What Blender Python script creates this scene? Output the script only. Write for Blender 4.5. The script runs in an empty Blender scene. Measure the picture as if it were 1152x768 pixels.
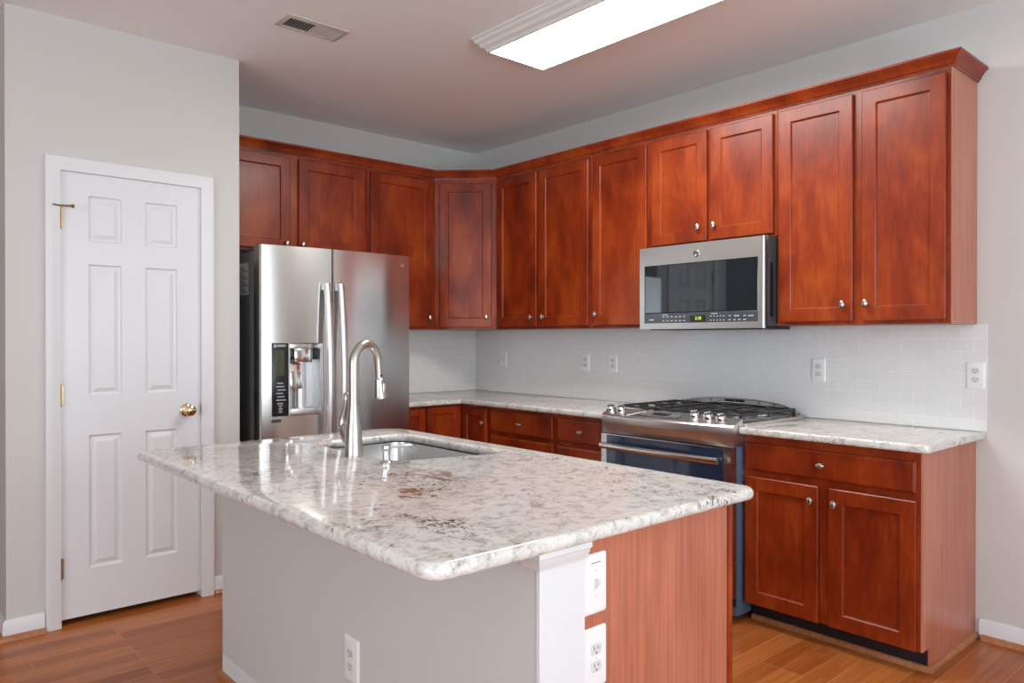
import bpy, bmesh, math, random
from mathutils import Vector, Matrix
random.seed(7)
R = math.radians
S = bpy.context.scene
COL = S.collection

# ------------------------------------------------------------------ camera, world, light
cam = bpy.data.cameras.new('camera'); cam.sensor_width = 36.0; cam.lens = 841.5/1152*36
cam.clip_start = 0.05; cam.clip_end = 100
camo = bpy.data.objects.new('camera', cam); COL.objects.link(camo)
camo.location = (4.681, -3.744, 1.326); camo.rotation_euler = (R(90-0.255), 0, R(48.5756))
S.camera = camo
S.view_settings.view_transform = 'Standard'; S.view_settings.look = 'None'
S.view_settings.gamma = 1.0; S.view_settings.use_curve_mapping = False
S.view_settings.exposure = 0.0
S.cycles.use_denoising = True
S.cycles.max_bounces = 10; S.cycles.diffuse_bounces = 6; S.cycles.glossy_bounces = 6
S.cycles.sample_clamp_indirect = 8.0
S.cycles.caustics_reflective = False; S.cycles.caustics_refractive = False
W = bpy.data.worlds.new('sky'); S.world = W; W.use_nodes = True
W.node_tree.nodes['Background'].inputs[0].default_value = (0.86, 0.93, 1.0, 1)
W.node_tree.nodes['Background'].inputs[1].default_value = 2.5
WIN = []   # window openings: (centre, normal into room, width, height, watts)

def window_light(name, loc, rot, sx, sy, watts, col=(0.80, 0.92, 1.0)):
    l = bpy.data.lights.new(name, 'AREA'); l.shape = 'RECTANGLE'; l.size = sx; l.size_y = sy
    l.energy = watts; l.color = col
    o = bpy.data.objects.new(name, l); COL.objects.link(o); o.location = loc; o.rotation_euler = rot
    return o
RX, FY, HX, H = 6.5, -8.0, -3.0, 2.794      # far walls of the room behind the camera, ceiling height
# daylight coming through the two window openings behind the camera
window_light('daylight_right', (RX+0.12, -2.9, 1.45), (R(90+28), 0, R(90)), 3.4, 2.2, 90)
window_light('daylight_front', (4.6, FY-0.12, 1.45), (R(90+28), 0, R(0)), 3.4, 2.2, 128, (0.74, 0.88, 1.0))

# ------------------------------------------------------------------ materials
def mat(name, col=(.8,.8,.8), rough=.5, metal=0.0, **kw):
    m = bpy.data.materials.new(name); m.use_nodes = True
    b = m.node_tree.nodes['Principled BSDF']
    b.inputs['Base Color'].default_value = (*col, 1); b.inputs['Roughness'].default_value = rough
    b.inputs['Metallic'].default_value = metal
    for k, v in kw.items():
        b.inputs[k.replace('_', ' ')].default_value = v
    return m
def N(m, t, **kw):
    n = m.node_tree.nodes.new(t)
    for k, v in kw.items():
        if k in n.inputs: n.inputs[k].default_value = v
        else: setattr(n, k, v)
    return n
def L(m, a, b): m.node_tree.links.new(a, b)
def P(m): return m.node_tree.nodes['Principled BSDF']
def ramp(m, src, stops):
    r = N(m, 'ShaderNodeValToRGB'); e = r.color_ramp.elements
    while len(e) < len(stops): e.new(0.5)
    for i, (p, c) in enumerate(stops):
        e[i].position = p; e[i].color = (*c, 1) if len(c) == 3 else c
    L(m, src, r.inputs[0]); return r.outputs[0]
def mix(m, fac, a, b, mode='MIX'):
    n = N(m, 'ShaderNodeMix', data_type='RGBA', blend_type=mode)
    for sock, v in ((n.inputs[0], fac), (n.inputs[6], a), (n.inputs[7], b)):
        if hasattr(v, 'is_linked'): L(m, v, sock)
        else: sock.default_value = v if not isinstance(v, tuple) or len(v) == 4 else (*v, 1)
    return n.outputs[2]
def math_(m, op, a, b=0.0):
    n = N(m, 'ShaderNodeMath', operation=op)
    for s, v in ((n.inputs[0], a), (n.inputs[1], b)):
        if hasattr(v, 'is_linked'): L(m, v, s)
        else: s.default_value = v
    return n.outputs[0]
def coords(m, scale=(1,1,1), rnd=0.0):
    t = N(m, 'ShaderNodeTexCoord'); v = t.outputs['Object']
    if rnd:
        oi = N(m, 'ShaderNodeObjectInfo')
        a = N(m, 'ShaderNodeVectorMath', operation='MULTIPLY'); a.inputs[1].default_value = (rnd, rnd*1.7, rnd*.6)
        cb = N(m, 'ShaderNodeCombineXYZ')
        for i in range(3): L(m, oi.outputs['Random'], cb.inputs[i])
        L(m, cb.outputs[0], a.inputs[0])
        ad = N(m, 'ShaderNodeVectorMath', operation='ADD'); L(m, v, ad.inputs[0]); L(m, a.outputs[0], ad.inputs[1]); v = ad.outputs[0]
    mp = N(m, 'ShaderNodeMapping'); mp.inputs['Scale'].default_value = scale
    L(m, v, mp.inputs[0]); return mp.outputs[0]
def noise(m, vec, scale, detail=3, rough=.5, dist=0.0):
    n = N(m, 'ShaderNodeTexNoise'); n.inputs['Scale'].default_value = scale; n.inputs['Detail'].default_value = detail
    n.inputs['Roughness'].default_value = rough; n.inputs['Distortion'].default_value = dist
    L(m, vec, n.inputs['Vector']); return n.outputs['Fac']
def bump(m, h, strength, dist=.002):
    b = N(m, 'ShaderNodeBump'); b.inputs['Strength'].default_value = strength; b.inputs['Distance'].default_value = dist
    L(m, h, b.inputs['Height']); L(m, b.outputs[0], P(m).inputs['Normal'])

def make_wood(name, dark, mid, light, rough=.3, coat=.25, grain=(1,1,.12), mottling=5.0):
    m = mat(name, mid, rough); v = coords(m, grain, rnd=3.0)
    n1 = noise(m, coords(m, (1,1,.45), rnd=3.0), mottling, 4, .6, .4)
    n2 = noise(m, v, 70, 4, .6)
    c = ramp(m, n1, [(.30, dark), (.52, mid), (.74, light)])
    g = ramp(m, n2, [(.35, (.80,.80,.80)), (.65, (1.08,1.08,1.08))])
    L(m, mix(m, 1.0, c, g, 'MULTIPLY'), P(m).inputs['Base Color'])
    P(m).inputs['Specular IOR Level'].default_value = .36; P(m).inputs['Coat Weight'].default_value = coat; P(m).inputs['Coat Roughness'].default_value = .18
    return m
M = {}
M['cherry'] = make_wood('cherry_wood', (.130,.0125,.0025), (.255,.030,.0042), (.385,.070,.0100), rough=.34, coat=.10)
M['laminate'] = make_wood('cherry_veneer', (.42,.135,.078), (.49,.170,.100), (.56,.21,.13), rough=.34, coat=.15, grain=(1,1,.035), mottling=3.0)
M['shoe'] = make_wood('oak_moulding', (.34,.13,.05), (.42,.17,.07), (.5,.22,.1), rough=.35)

def make_floor():
    m = mat('hardwood_floor', (.3,.1,.03), .2)
    t = N(m, 'ShaderNodeTexCoord'); sp = N(m, 'ShaderNodeSeparateXYZ'); L(m, t.outputs['Object'], sp.inputs[0])
    cb = N(m, 'ShaderNodeCombineXYZ'); L(m, sp.outputs['Y'], cb.inputs[0]); L(m, sp.outputs['X'], cb.inputs[1])
    b = N(m, 'ShaderNodeTexBrick'); b.offset = .37; b.offset_frequency = 3
    L(m, cb.outputs[0], b.inputs['Vector'])
    b.inputs['Color1'].default_value = (0,0,0,1); b.inputs['Color2'].default_value = (1,1,1,1); b.inputs['Mortar'].default_value = (.5,.5,.5,1)
    b.inputs['Scale'].default_value = 1; b.inputs['Mortar Size'].default_value = .0012; b.inputs['Mortar Smooth'].default_value = .3
    b.inputs['Brick Width'].default_value = .95; b.inputs['Row Height'].default_value = .09
    tone = ramp(m, b.outputs['Color'], [(0, (.31,.080,.015)), (.5, (.40,.115,.024)), (1, (.48,.155,.038))])
    gv = N(m, 'ShaderNodeMapping'); gv.inputs['Scale'].default_value = (1,.05,1); L(m, t.outputs['Object'], gv.inputs[0])
    n = noise(m, gv.outputs[0], 55, 5, .6, .6)
    g = ramp(m, n, [(.3, (.74,.72,.70)), (.6, (1.06,1.06,1.06))])
    c = mix(m, 1.0, tone, g, 'MULTIPLY')
    c = mix(m, b.outputs['Fac'], c, (.5,.26,.12,1))
    L(m, c, P(m).inputs['Base Color'])
    P(m).inputs['Coat Weight'].default_value = .30; P(m).inputs['Coat Roughness'].default_value = .06
    P(m).inputs['Roughness'].default_value = .38; P(m).inputs['Specular IOR Level'].default_value = .22
    inv = math_(m, 'SUBTRACT', 1.0, b.outputs['Fac']); bump(m, inv, .25, .001)
    return m
M['floor'] = make_floor()

def make_granite(name, dark_amt=.0, rust=True):
    m = mat(name, (.6,.58,.54), .07); v = coords(m)
    big = noise(m, v, 2.6, 4, .6, .5); medn = noise(m, v, 26, 6, .68, .7); fine = noise(m, v, 95, 4, .6)
    speck = noise(m, v, 58, 6, .74, 1.2); cl = noise(m, v, 5.0, 4, .6)
    base = ramp(m, medn, [(.30, (.33,.315,.295)), (.41, (.55,.535,.505)), (.50, (.70,.685,.66)), (.70, (.79,.78,.765))])
    warm = ramp(m, big, [(.36, (.93,.91,.88)), (.60, (1.0,.995,.99))])
    c = mix(m, 1.0, base, warm, 'MULTIPLY')
    fr = ramp(m, fine, [(.30, (.70,.69,.68)), (.46, (1,1,1))])
    c = mix(m, .7, c, fr, 'MULTIPLY')
    s2 = math_(m, 'ADD', speck, math_(m, 'MULTIPLY', math_(m, 'SUBTRACT', cl, .5), .62))
    sm = ramp(m, s2, [(.345+dark_amt, (1,1,1)), (.388+dark_amt, (0,0,0))])
    c = mix(m, math_(m, 'MULTIPLY', sm, .9), c, (.06,.056,.053,1))
    if rust:
        geo = N(m, 'ShaderNodeNewGeometry')
        acc = None
        for (px, py, rr) in ((2.80,-2.47,.15), (3.00,-2.60,.11), (2.86,-2.40,.07)):
            d = N(m, 'ShaderNodeVectorMath', operation='DISTANCE'); L(m, geo.outputs['Position'], d.inputs[0]); d.inputs[1].default_value = (px,py,.914)
            f = math_(m, 'SUBTRACT', 1.0, math_(m, 'DIVIDE', d.outputs['Value'], rr)); f = math_(m, 'MAXIMUM', f, 0.0)
            acc = f if acc is None else math_(m, 'ADD', acc, f)
        rn = noise(m, v, 21, 5, .65, .8)
        rs = math_(m, 'ADD', rn, math_(m, 'MULTIPLY', acc, .17))
        rm = ramp(m, math_(m, 'MULTIPLY', rs, math_(m, 'GREATER_THAN', acc, .001)), [(.60, (0,0,0)), (.645, (1,1,1))])
        c = mix(m, math_(m, 'MULTIPLY', rm, .85), c, (.24,.095,.03,1))
    L(m, c, P(m).inputs['Base Color'])
    return m
M['granite'] = make_granite('white_granite')
M['granite_pale'] = make_granite('pale_granite', -.02, False)

def make_tile():
    m = mat('subway_tile', (.8,.8,.79), .12)
    t = N(m, 'ShaderNodeTexCoord'); sp = N(m, 'ShaderNodeSeparateXYZ'); L(m, t.outputs['Object'], sp.inputs[0])
    s = math_(m, 'SUBTRACT', sp.outputs['X'], sp.outputs['Y'])
    cb = N(m, 'ShaderNodeCombineXYZ'); L(m, s, cb.inputs[0]); L(m, sp.outputs['Z'], cb.inputs[1])
    b = N(m, 'ShaderNodeTexBrick'); L(m, cb.outputs[0], b.inputs['Vector'])
    b.inputs['Color1'].default_value = (.745,.745,.735,1); b.inputs['Color2'].default_value = (.765,.765,.755,1); b.inputs['Mortar'].default_value = (.88,.88,.87,1)  # near-white grout, lightened to paint in the bevel highlights along the joints
    b.inputs['Scale'].default_value = 1; b.inputs['Mortar Size'].default_value = .0022; b.inputs['Mortar Smooth'].default_value = .6
    b.inputs['Brick Width'].default_value = .1016; b.inputs['Row Height'].default_value = .0508
    L(m, b.outputs['Color'], P(m).inputs['Base Color'])
    bump(m, math_(m, 'SUBTRACT', 1.0, b.outputs['Fac']), .6, .0015)
    return m
M['tile'] = make_tile()
def make_paint(name, col, rough=.6):
    m = mat(name, col, rough); n = noise(m, coords(m), 160, 2); bump(m, n, .04, .001); return m
M['wall'] = make_paint('greige_wall_paint', (.59,.58,.555))
M['ceiling'] = make_paint('ceiling_paint', (.90,.895,.875), .8)
M['trim'] = make_paint('white_trim_paint', (.72,.73,.74), .35)
M['door'] = make_paint('white_door_paint', (.72,.73,.75), .35)
def make_steel(name, col=(.62,.61,.595), rough=.24, grain=(1,1,40), aniso=.0):
    m = mat(name, col, rough, 1.0); n = noise(m, coords(m, grain), 12, 3, .6)
    r = N(m, 'ShaderNodeMapRange'); r.inputs[3].default_value = rough-.03; r.inputs[4].default_value = rough+.05
    L(m, n, r.inputs[0]); L(m, r.outputs[0], P(m).inputs['Roughness'])
    if aniso:
        P(m).inputs['Anisotropic'].default_value = aniso; P(m).inputs['Anisotropic Rotation'].default_value = .25
        tg = N(m, 'ShaderNodeTangent', direction_type='RADIAL', axis='Z'); L(m, tg.outputs[0], P(m).inputs['Tangent'])
    return m
M['steel'] = make_steel('brushed_stainless_steel', rough=.2, aniso=.75)
M['steel_door'] = make_steel('fine_brushed_steel', (.66,.65,.63), .34)
M['steel_handle'] = make_steel('satin_handle_steel', (.72,.72,.72), .36)
M['steel_plain'] = make_steel('stainless_steel', rough=.2)
M['steel_sink'] = make_steel('satin_sink_steel', (.66,.66,.65), .28)
M['nickel'] = make_steel('brushed_nickel', (.52,.49,.45), .28)
M['chrome'] = mat('polished_steel', (.75,.75,.74), .1, 1.0)
M['brass'] = mat('polished_brass', (.72,.58,.34), .12, 1.0)
M['hinge_brass'] = mat('aged_brass', (.40,.30,.17), .3, 1.0)
M['plastic'] = mat('white_plastic', (.82,.82,.81), .3)
M['plastic_dark'] = mat('outlet_slot_grey', (.16,.15,.15), .5)
M['plastic_shade'] = mat('ivory_grey_plastic', (.66,.66,.65), .35)
M['black'] = mat('black_plastic', (.012,.013,.016), .28)
M['toe'] = mat('black_toe_kick', (.008,.010,.018), .4)
M['glass_dark'] = mat('dark_oven_glass', (.010,.014,.018), .03, 0.0, Specular_IOR_Level=.85)
M['glass_blue'] = mat('blue_black_oven_glass', (.018,.036,.075), .04, 0.0, Specular_IOR_Level=.8)
M['strip'] = mat('grey_control_strip', (.055,.062,.072), .25)
M['mark'] = mat('pale_printed_marks', (.42,.44,.46), .5)
M['range_side'] = mat('blue_grey_enamel', (.085,.13,.20), .35)
M['graphite'] = mat('graphite_paint', (.045,.048,.052), .4)
M['fridge_side'] = mat('dark_grey_fridge_paint', (.10,.10,.095), .4)
M['iron'] = mat('cast_iron', (.022,.023,.026), .38)
M['cooktop'] = make_steel('cooktop_steel', (.45,.44,.43), .22)
M['paper'] = mat('white_label_paper', (.6,.6,.6), .6)
M['vent'] = mat('white_vent_enamel', (.60,.56,.51), .4)
M['vent_dark'] = mat('duct_shade_black', (.02,.018,.016), .8)
M['lamp_frame'] = make_paint('lamp_frame_white', (.72,.70,.66), .4)
def emis(name, col, st):
    m = mat(name, col, .4); P(m).inputs['Emission Color'].default_value = (*col, 1); P(m).inputs['Emission Strength'].default_value = st; return m
M['lens'] = emis('fluorescent_lens', (1.0,.98,.94), 28.0)
M['lcd'] = emis('green_display', (.45,.75,.05), .55)
M['lcd_dim'] = mat('dim_display', (.06,.065,.03), .2)
def make_pane():
    m = mat('window_glass', (1,1,1), .0); nt = m.node_tree
    tr = N(m, 'ShaderNodeBsdfTransparent'); gl = N(m, 'ShaderNodeBsdfGlossy', Roughness=.0); ms = N(m, 'ShaderNodeMixShader')
    ms.inputs[0].default_value = .06; L(m, tr.outputs[0], ms.inputs[1]); L(m, gl.outputs[0], ms.inputs[2])
    L(m, ms.outputs[0], nt.nodes['Material Output'].inputs[0]); return m
M['glass'] = make_pane()

# ------------------------------------------------------------------ mesh helpers
def B(): return bmesh.new()
def merge(bm, t):
    me = bpy.data.meshes.new('t'); t.to_mesh(me); t.free(); bm.from_mesh(me); bpy.data.meshes.remove(me)
def box(bm, x0, x1, y0, y1, z0, z1, bev=0.0, seg=2):
    t = bmesh.new(); bmesh.ops.create_cube(t, size=1.0)
    x0, x1 = sorted((x0,x1)); y0, y1 = sorted((y0,y1)); z0, z1 = sorted((z0,z1))
    for v in t.verts:
        v.co = Vector(((x0+x1)/2+v.co.x*(x1-x0), (y0+y1)/2+v.co.y*(y1-y0), (z0+z1)/2+v.co.z*(z1-z0)))
    if bev: bmesh.ops.bevel(t, geom=t.edges[:], offset=bev, segments=seg, profile=.5, affect='EDGES')
    merge(bm, t)
def frame_axes(d):
    d = Vector(d).normalized(); a = Vector((0,0,1)) if abs(d.z) < .9 else Vector((1,0,0))
    u = d.cross(a).normalized(); return d, u, d.cross(u).normalized()
def tube(bm, pts, rad, n=16, closed=False, squash=None):
    pts = [Vector(p) for p in pts]; k = len(pts)
    if not hasattr(rad, '__len__'): rad = [rad]*k
    rings = []; pu = None
    for i, p in enumerate(pts):
        if closed: d = pts[(i+1)%k]-pts[i-1]
        else: d = pts[min(i+1,k-1)]-pts[max(i-1,0)]
        d, u, w = frame_axes(d)
        if pu is not None:
            u = (pu - d*pu.dot(d)).normalized(); w = d.cross(u)
        pu = u
        rr = []
        for j in range(n):
            a = 2*math.pi*j/n; o = (u*math.cos(a)+w*math.sin(a))*rad[i]
            if squash: o = Vector((o.x*squash[0], o.y*squash[1], o.z*squash[2]))
            rr.append(bm.verts.new(p+o))
        rings.append(rr)
    m = k if closed else k-1
    for i in range(m):
        a, b = rings[i], rings[(i+1)%k]
        for j in range(n): bm.faces.new((a[j], a[(j+1)%n], b[(j+1)%n], b[j]))
    if not closed:
        bm.faces.new(rings[0][::-1]); bm.faces.new(rings[-1])
def lathe(bm, prof, origin, axis=(0,0,1), n=28, su=1.0, sw=1.0):
    d, u, w = frame_axes(axis); o = Vector(origin); rings = []
    for (r, h) in prof:
        if r <= 1e-6: rings.append([bm.verts.new(o+d*h)])
        else: rings.append([bm.verts.new(o+d*h+u*math.cos(2*math.pi*j/n)*r*su+w*math.sin(2*math.pi*j/n)*r*sw) for j in range(n)])
    for a, b in zip(rings, rings[1:]):
        if len(a) == 1 and len(b) == 1: continue
        for j in range(n):
            k = (j+1) % n
            if len(a) == 1: bm.faces.new((a[0], b[j], b[k]))
            elif len(b) == 1: bm.faces.new((a[j], a[k], b[0]))
            else: bm.faces.new((a[j], a[k], b[k], b[j]))
    if len(rings[0]) > 1: bm.faces.new(rings[0][::-1])
    if len(rings[-1]) > 1: bm.faces.new(rings[-1])
def prism(bm, poly, z0, z1):
    a = [bm.verts.new((x,y,z0)) for x, y in poly]; b = [bm.verts.new((x,y,z1)) for x, y in poly]; n = len(poly)
    bm.faces.new(a[::-1]); bm.faces.new(b)
    for i in range(n): bm.faces.new((a[i], a[(i+1)%n], b[(i+1)%n], b[i]))
def ring_panel(bm, T, u0, u1, v0, v1, prof, back=True):
    """nested rectangles: prof = [(inset, depth)...]; T maps (u, n, v) to a point"""
    rings = []
    for (i, d) in prof:
        rings.append([bm.verts.new(T(u, d, v)) for u, v in ((u0+i,v0+i),(u1-i,v0+i),(u1-i,v1-i),(u0+i,v1-i))])
    for a, b in zip(rings, rings[1:]):
        for j in range(4): bm.faces.new((a[j], a[(j+1)%4], b[(j+1)%4], b[j]))
    bm.faces.new(rings[-1])
    if back: bm.faces.new(rings[0][::-1])
def sweep(bm, path, prof, caps=True, side=1):
    """profile [(out, z)] carried along a 2-D path with mitred corners; out is to the right of travel (side=1)"""
    pts = [Vector(p) for p in path]; k = len(pts); rings = []
    for i, p in enumerate(pts):
        ds = []
        if i > 0: ds.append((pts[i]-pts[i-1]).normalized())
        if i < k-1: ds.append((pts[i+1]-pts[i]).normalized())
        ns = [Vector((d.y, -d.x))*side for d in ds]
        nn = sum(ns, Vector((0,0))).normalized(); sc = 1/max(.2, nn.dot(ns[0]))
        rings.append([bm.verts.new((p.x+nn.x*o*sc, p.y+nn.y*o*sc, z)) for o, z in prof])
    n = len(prof)
    for a, b in zip(rings, rings[1:]):
        for j in range(n): bm.faces.new((a[j], a[(j+1)%n], b[(j+1)%n], b[j]))
    if caps: bm.faces.new(rings[0][::-1]); bm.faces.new(rings[-1])
def roundpoly(pts, rad, n=7):
    out = []; k = len(pts)
    if not hasattr(rad, '__len__'): rad = [rad]*k
    for i in range(k):
        p = Vector(pts[i]); a = Vector(pts[i-1])-p; b = Vector(pts[(i+1)%k])-p; r = rad[i]
        if r <= 0: out.append(tuple(p)); continue
        an = a.angle(b); dist = r/math.tan(an/2); a.normalize(); b.normalize()
        c = p+(a+b).normalized()*(r/math.sin(an/2)); s = p+a*dist-c; e = p+b*dist-c
        th = math.atan2(s.x*e.y-s.y*e.x, s.dot(e))
        for j in range(n+1):
            t = th*j/n; out.append((c.x+s.x*math.cos(t)-s.y*math.sin(t), c.y+s.x*math.sin(t)+s.y*math.cos(t)))
    return out

def thing(name, label, cat, loc, group=None, rot=(0,0,0)):
    o = bpy.data.objects.new(name, None); COL.objects.link(o); o.empty_display_size = .05
    o.location = loc; o.rotation_euler = rot; o['label'] = label; o['category'] = cat
    if group: o['group'] = group
    return o
def origin_of(o):
    while o.parent: o = o.parent
    return Vector(o.location)
def part(name, bm, m, parent=None, smooth=True, local=False, label=None, angle=35):
    if parent is not None and not local: bmesh.ops.translate(bm, verts=bm.verts[:], vec=-origin_of(parent))
    bmesh.ops.recalc_face_normals(bm, faces=bm.faces[:])
    me = bpy.data.meshes.new(name); bm.to_mesh(me); bm.free()
    me.materials.append(m if not isinstance(m, str) else M[m])
    if smooth:
        for p in me.polygons: p.use_smooth = True
        me.set_sharp_from_angle(angle=R(angle))
    o = bpy.data.objects.new(name, me); COL.objects.link(o)
    if parent is not None: o.parent = parent
    if label: o['label'] = label
    return o
def print_on(o, bm, m):
    # printed marks belong to the surface they are on: they join that part's mesh
    bmesh.ops.translate(bm, verts=bm.verts[:], vec=-origin_of(o))
    bmesh.ops.recalc_face_normals(bm, faces=bm.faces[:])
    k = len(o.data.materials); o.data.materials.append(M[m])
    for f in bm.faces: f.material_index = k
    t = bmesh.new(); t.from_mesh(o.data); me = bpy.data.meshes.new('t'); bm.to_mesh(me); bm.free(); t.from_mesh(me)
    bpy.data.meshes.remove(me); t.to_mesh(o.data); t.free()
def struct(name, bm, m, smooth=True):
    o = part(name, bm, m, None, smooth); o['kind'] = 'structure'; return o
def text_mesh(s, size, extrude=.0006, shear=0.0):
    c = bpy.data.curves.new('t', 'FONT'); c.body = s; c.size = size; c.extrude = extrude; c.shear = shear
    c.align_x = 'CENTER'; c.align_y = 'CENTER'
    o = bpy.data.objects.new('t', c); COL.objects.link(o)
    bpy.context.view_layer.update()
    me = bpy.data.meshes.new_from_object(o.evaluated_get(bpy.context.evaluated_depsgraph_get()))
    bpy.data.objects.remove(o); bpy.data.curves.remove(c)
    return me
def add_text(bm, s, size, at, face='-y', shear=0.0):
    me = text_mesh(s, size, shear=shear)
    rot = Matrix.Rotation(R(90), 4, 'X') if face == '-y' else Matrix.Rotation(R(90), 4, 'Z') @ Matrix.Rotation(R(90), 4, 'X')
    me.transform(Matrix.Translation(at) @ rot); bm.from_mesh(me); bpy.data.meshes.remove(me)
def slab(name, outer, hole, ztop, thick, bev, m):
    c = bpy.data.curves.new('c', 'CURVE'); c.dimensions = '2D'; c.fill_mode = 'BOTH'
    c.extrude = thick/2-bev; c.bevel_depth = bev; c.bevel_resolution = 3
    c.offset = -bev
    for pl in ([outer] + ([hole] if hole else [])):
        s = c.splines.new('POLY'); s.points.add(len(pl)-1); s.use_cyclic_u = True
        for q, (x, y) in zip(s.points, pl): q.co = (x, y, 0, 1)
    o = bpy.data.objects.new('c', c); COL.objects.link(o); bpy.context.view_layer.update()
    me = bpy.data.meshes.new_from_object(o.evaluated_get(bpy.context.evaluated_depsgraph_get()))
    bpy.data.objects.remove(o); bpy.data.curves.remove(c)
    bm = B(); bm.from_mesh(me); bpy.data.meshes.remove(me)
    bmesh.ops.remove_doubles(bm, verts=bm.verts[:], dist=1e-5)
    bmesh.ops.translate(bm, verts=bm.verts[:], vec=(0,0,ztop-thick/2))
    return part(name, bm, m, None, True)
def tag(o, label, cat, group=None):
    o['label'] = label; o['category'] = cat
    if group: o['group'] = group
    return o

# ------------------------------------------------------------------ the room
bm = B(); box(bm, HX, RX, FY, .1, -.1, 0); struct('floor', bm, 'floor')
bm = B(); box(bm, HX, RX+.1, FY-.1, .1, H, H+.1); struct('ceiling', bm, 'ceiling')
bm = B(); box(bm, -.1, RX, 0, .1, 0, H); struct('wall_back', bm, 'wall')
bm = B(); box(bm, -.1, 0, -3.139, 0, 0, H); struct('wall_left', bm, 'wall')
PX = .7475; D0, D1, DT = -3.033, -2.398, 2.099       # pantry wall plane, door opening
bm = B()
box(bm, PX-.11, PX, -3.239, D0, 0, H); box(bm, PX-.11, PX, D1, -2.202, 0, H); box(bm, PX-.11, PX, D0, D1, DT, H)
struct('wall_pantry', bm, 'wall')
bm = B(); box(bm, 0, PX-.111, -2.30, -2.202, 0, H); struct('wall_pantry_side', bm, 'wall')
bm = B(); box(bm, HX, PX-.111, -3.239, -3.14, 0, H); struct('wall_hall', bm, 'wall')
bm = B(); box(bm, HX-.1, HX, FY, -3.239, 0, H); struct('wall_far_left', bm, 'wall')
def wall_with_window(name, T, a0, a1, w0, w1, z0, z1):
    bm = B()
    for (p, q, r, s) in ((a0,w0,0,H), (w1,a1,0,H), (w0,w1,0,z0), (w0,w1,z1,H)):
        if T == 'x': box(bm, RX, RX+.1, p, q, r, s)
        else: box(bm, p, q, FY-.1, FY, r, s)
    struct(name, bm, 'wall')
wall_with_window('wall_right', 'x', FY, .1, -4.6, -1.2, .35, 2.55)
wall_with_window('wall_front', 'y', HX, RX, 2.9, 6.3, .35, 2.55)
def window(n, T, w0, w1, z0, z1, k):
    bm = B(); g = B()
    def bar(p, q, r, s, dd=.03):
        if T == 'x': box(bm, RX+.01, RX+.01+dd, p, q, r, s)
        else: box(bm, p, q, FY-.01-dd, FY-.01, r, s)
    bar(w0, w1, z0, z0+.06); bar(w0, w1, z1-.06, z1)
    for i in range(k+1):
        x = w0+(w1-w0-.06)*i/k; bar(x, x+.06, z0+.06, z1-.06)
    o = struct('window_%d' % n, bm, 'trim')
    if T == 'x': box(g, RX+.02, RX+.026, w0+.03, w1-.03, z0+.03, z1-.03)
    else: box(g, w0+.03, w1-.03, FY-.026, FY-.02, z0+.03, z1-.03)
    part('pane', g, 'glass', o)
window(1, 'x', -4.6, -1.2, .35, 2.55, 3)
window(2, 'y', 2.9, 6.3, .35, 2.55, 2)

# mouldings at the foot of the walls
BASEP = [(0,0.018),(.014,.018),(.014,.072),(.009,.082),(.006,.088),(0,.088)]
SHOEP = [(0,0),(.024,0),(.024,.008),(.020,.016),(.012,.021),(0,.022)]
def base_run(side, path):
    bm = B(); sweep(bm, path, BASEP, side=1); struct('baseboard_'+side, bm, 'trim')
def shoe_run(n, path):
    bm = B(); sweep(bm, path, SHOEP, side=1); struct('trim_%d' % n, bm, 'shoe')
# travel so that "right of travel" is the room side
base_run('back', [(3.572, -.001), (RX, -.001)]); shoe_run(1, [(3.585, -.015), (RX, -.015)])
base_run('pantry', [(PX+.001, -2.34), (PX+.001, -2.204)]); shoe_run(2, [(PX+.015, -2.34), (PX+.015, -2.204)])
base_run('hall', [(HX, -3.240), (PX+.001, -3.240), (PX+.001, -3.095)]); shoe_run(3, [(HX, -3.254), (PX+.015, -3.254), (PX+.015, -3.095)])

# pantry door: structure with casing, slab, hinges and knob
def TX(x0): return lambda u, n, v: (x0+n, u, v)         # panel on a wall facing +x: u = y
def TY(y0): return lambda u, n, v: (u, y0-n, v)         # panel on a wall facing -y: u = x
bm = B()
ys = [-3.029, -2.913, -2.769, -2.665, -2.515, -2.402]; zs = [.030, .248, .872, 1.057, 1.672, 1.778, 1.992, 2.094]
X0 = PX-.042; TH = .036
for i in range(5):
    for j in range(7):
        u0, u1, v0, v1 = ys[i], ys[i+1], zs[j], zs[j+1]
        if i in (1,3) and j in (1,3,5):
            ring_panel(bm, TX(X0), u0, u1, v0, v1, [(0,TH),(.007,TH-.010),(.013,TH-.011),(.032,TH-.003),(.034,TH-.002)], back=False)
        else:
            bm.faces.new([bm.verts.new(TX(X0)(u, TH, v)) for u, v in ((u0,v0),(u1,v0),(u1,v1),(u0,v1))])
bmesh.ops.remove_doubles(bm, verts=bm.verts[:], dist=1e-5)
be = [e for e in bm.edges if e.is_boundary]
ex = bmesh.ops.extrude_edge_only(bm, edges=be); vs = [g for g in ex['geom'] if isinstance(g, bmesh.types.BMVert)]
for v in vs: v.co.x = X0
bm.faces.new([bm.verts.new((X0, u, v)) for u, v in ((ys[0],zs[0]),(ys[-1],zs[0]),(ys[-1],zs[-1]),(ys[0],zs[-1]))])
bmesh.ops.remove_doubles(bm, verts=bm.verts[:], dist=1e-5)
door = struct('door_1', bm, 'door', smooth=False)
CAS = [(0,0),(.0,.010),(.010,.013),(.030,.016),(.046,.020),(.058,.020),(.062,.016),(.062,0)]
bm = B()   # casing: profile carried up, across and down around the opening
o0, o1, ot = D0+.004, D1-.004, DT-.004
rings = []
for (a, b, da, db) in ((o0,0,-1,0), (o0,ot,-1,1), (o1,ot,1,1), (o1,0,1,0)):
    rings.append([bm.verts.new((PX+.001+h, a+da*w, b+db*w)) for w, h in CAS])
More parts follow.
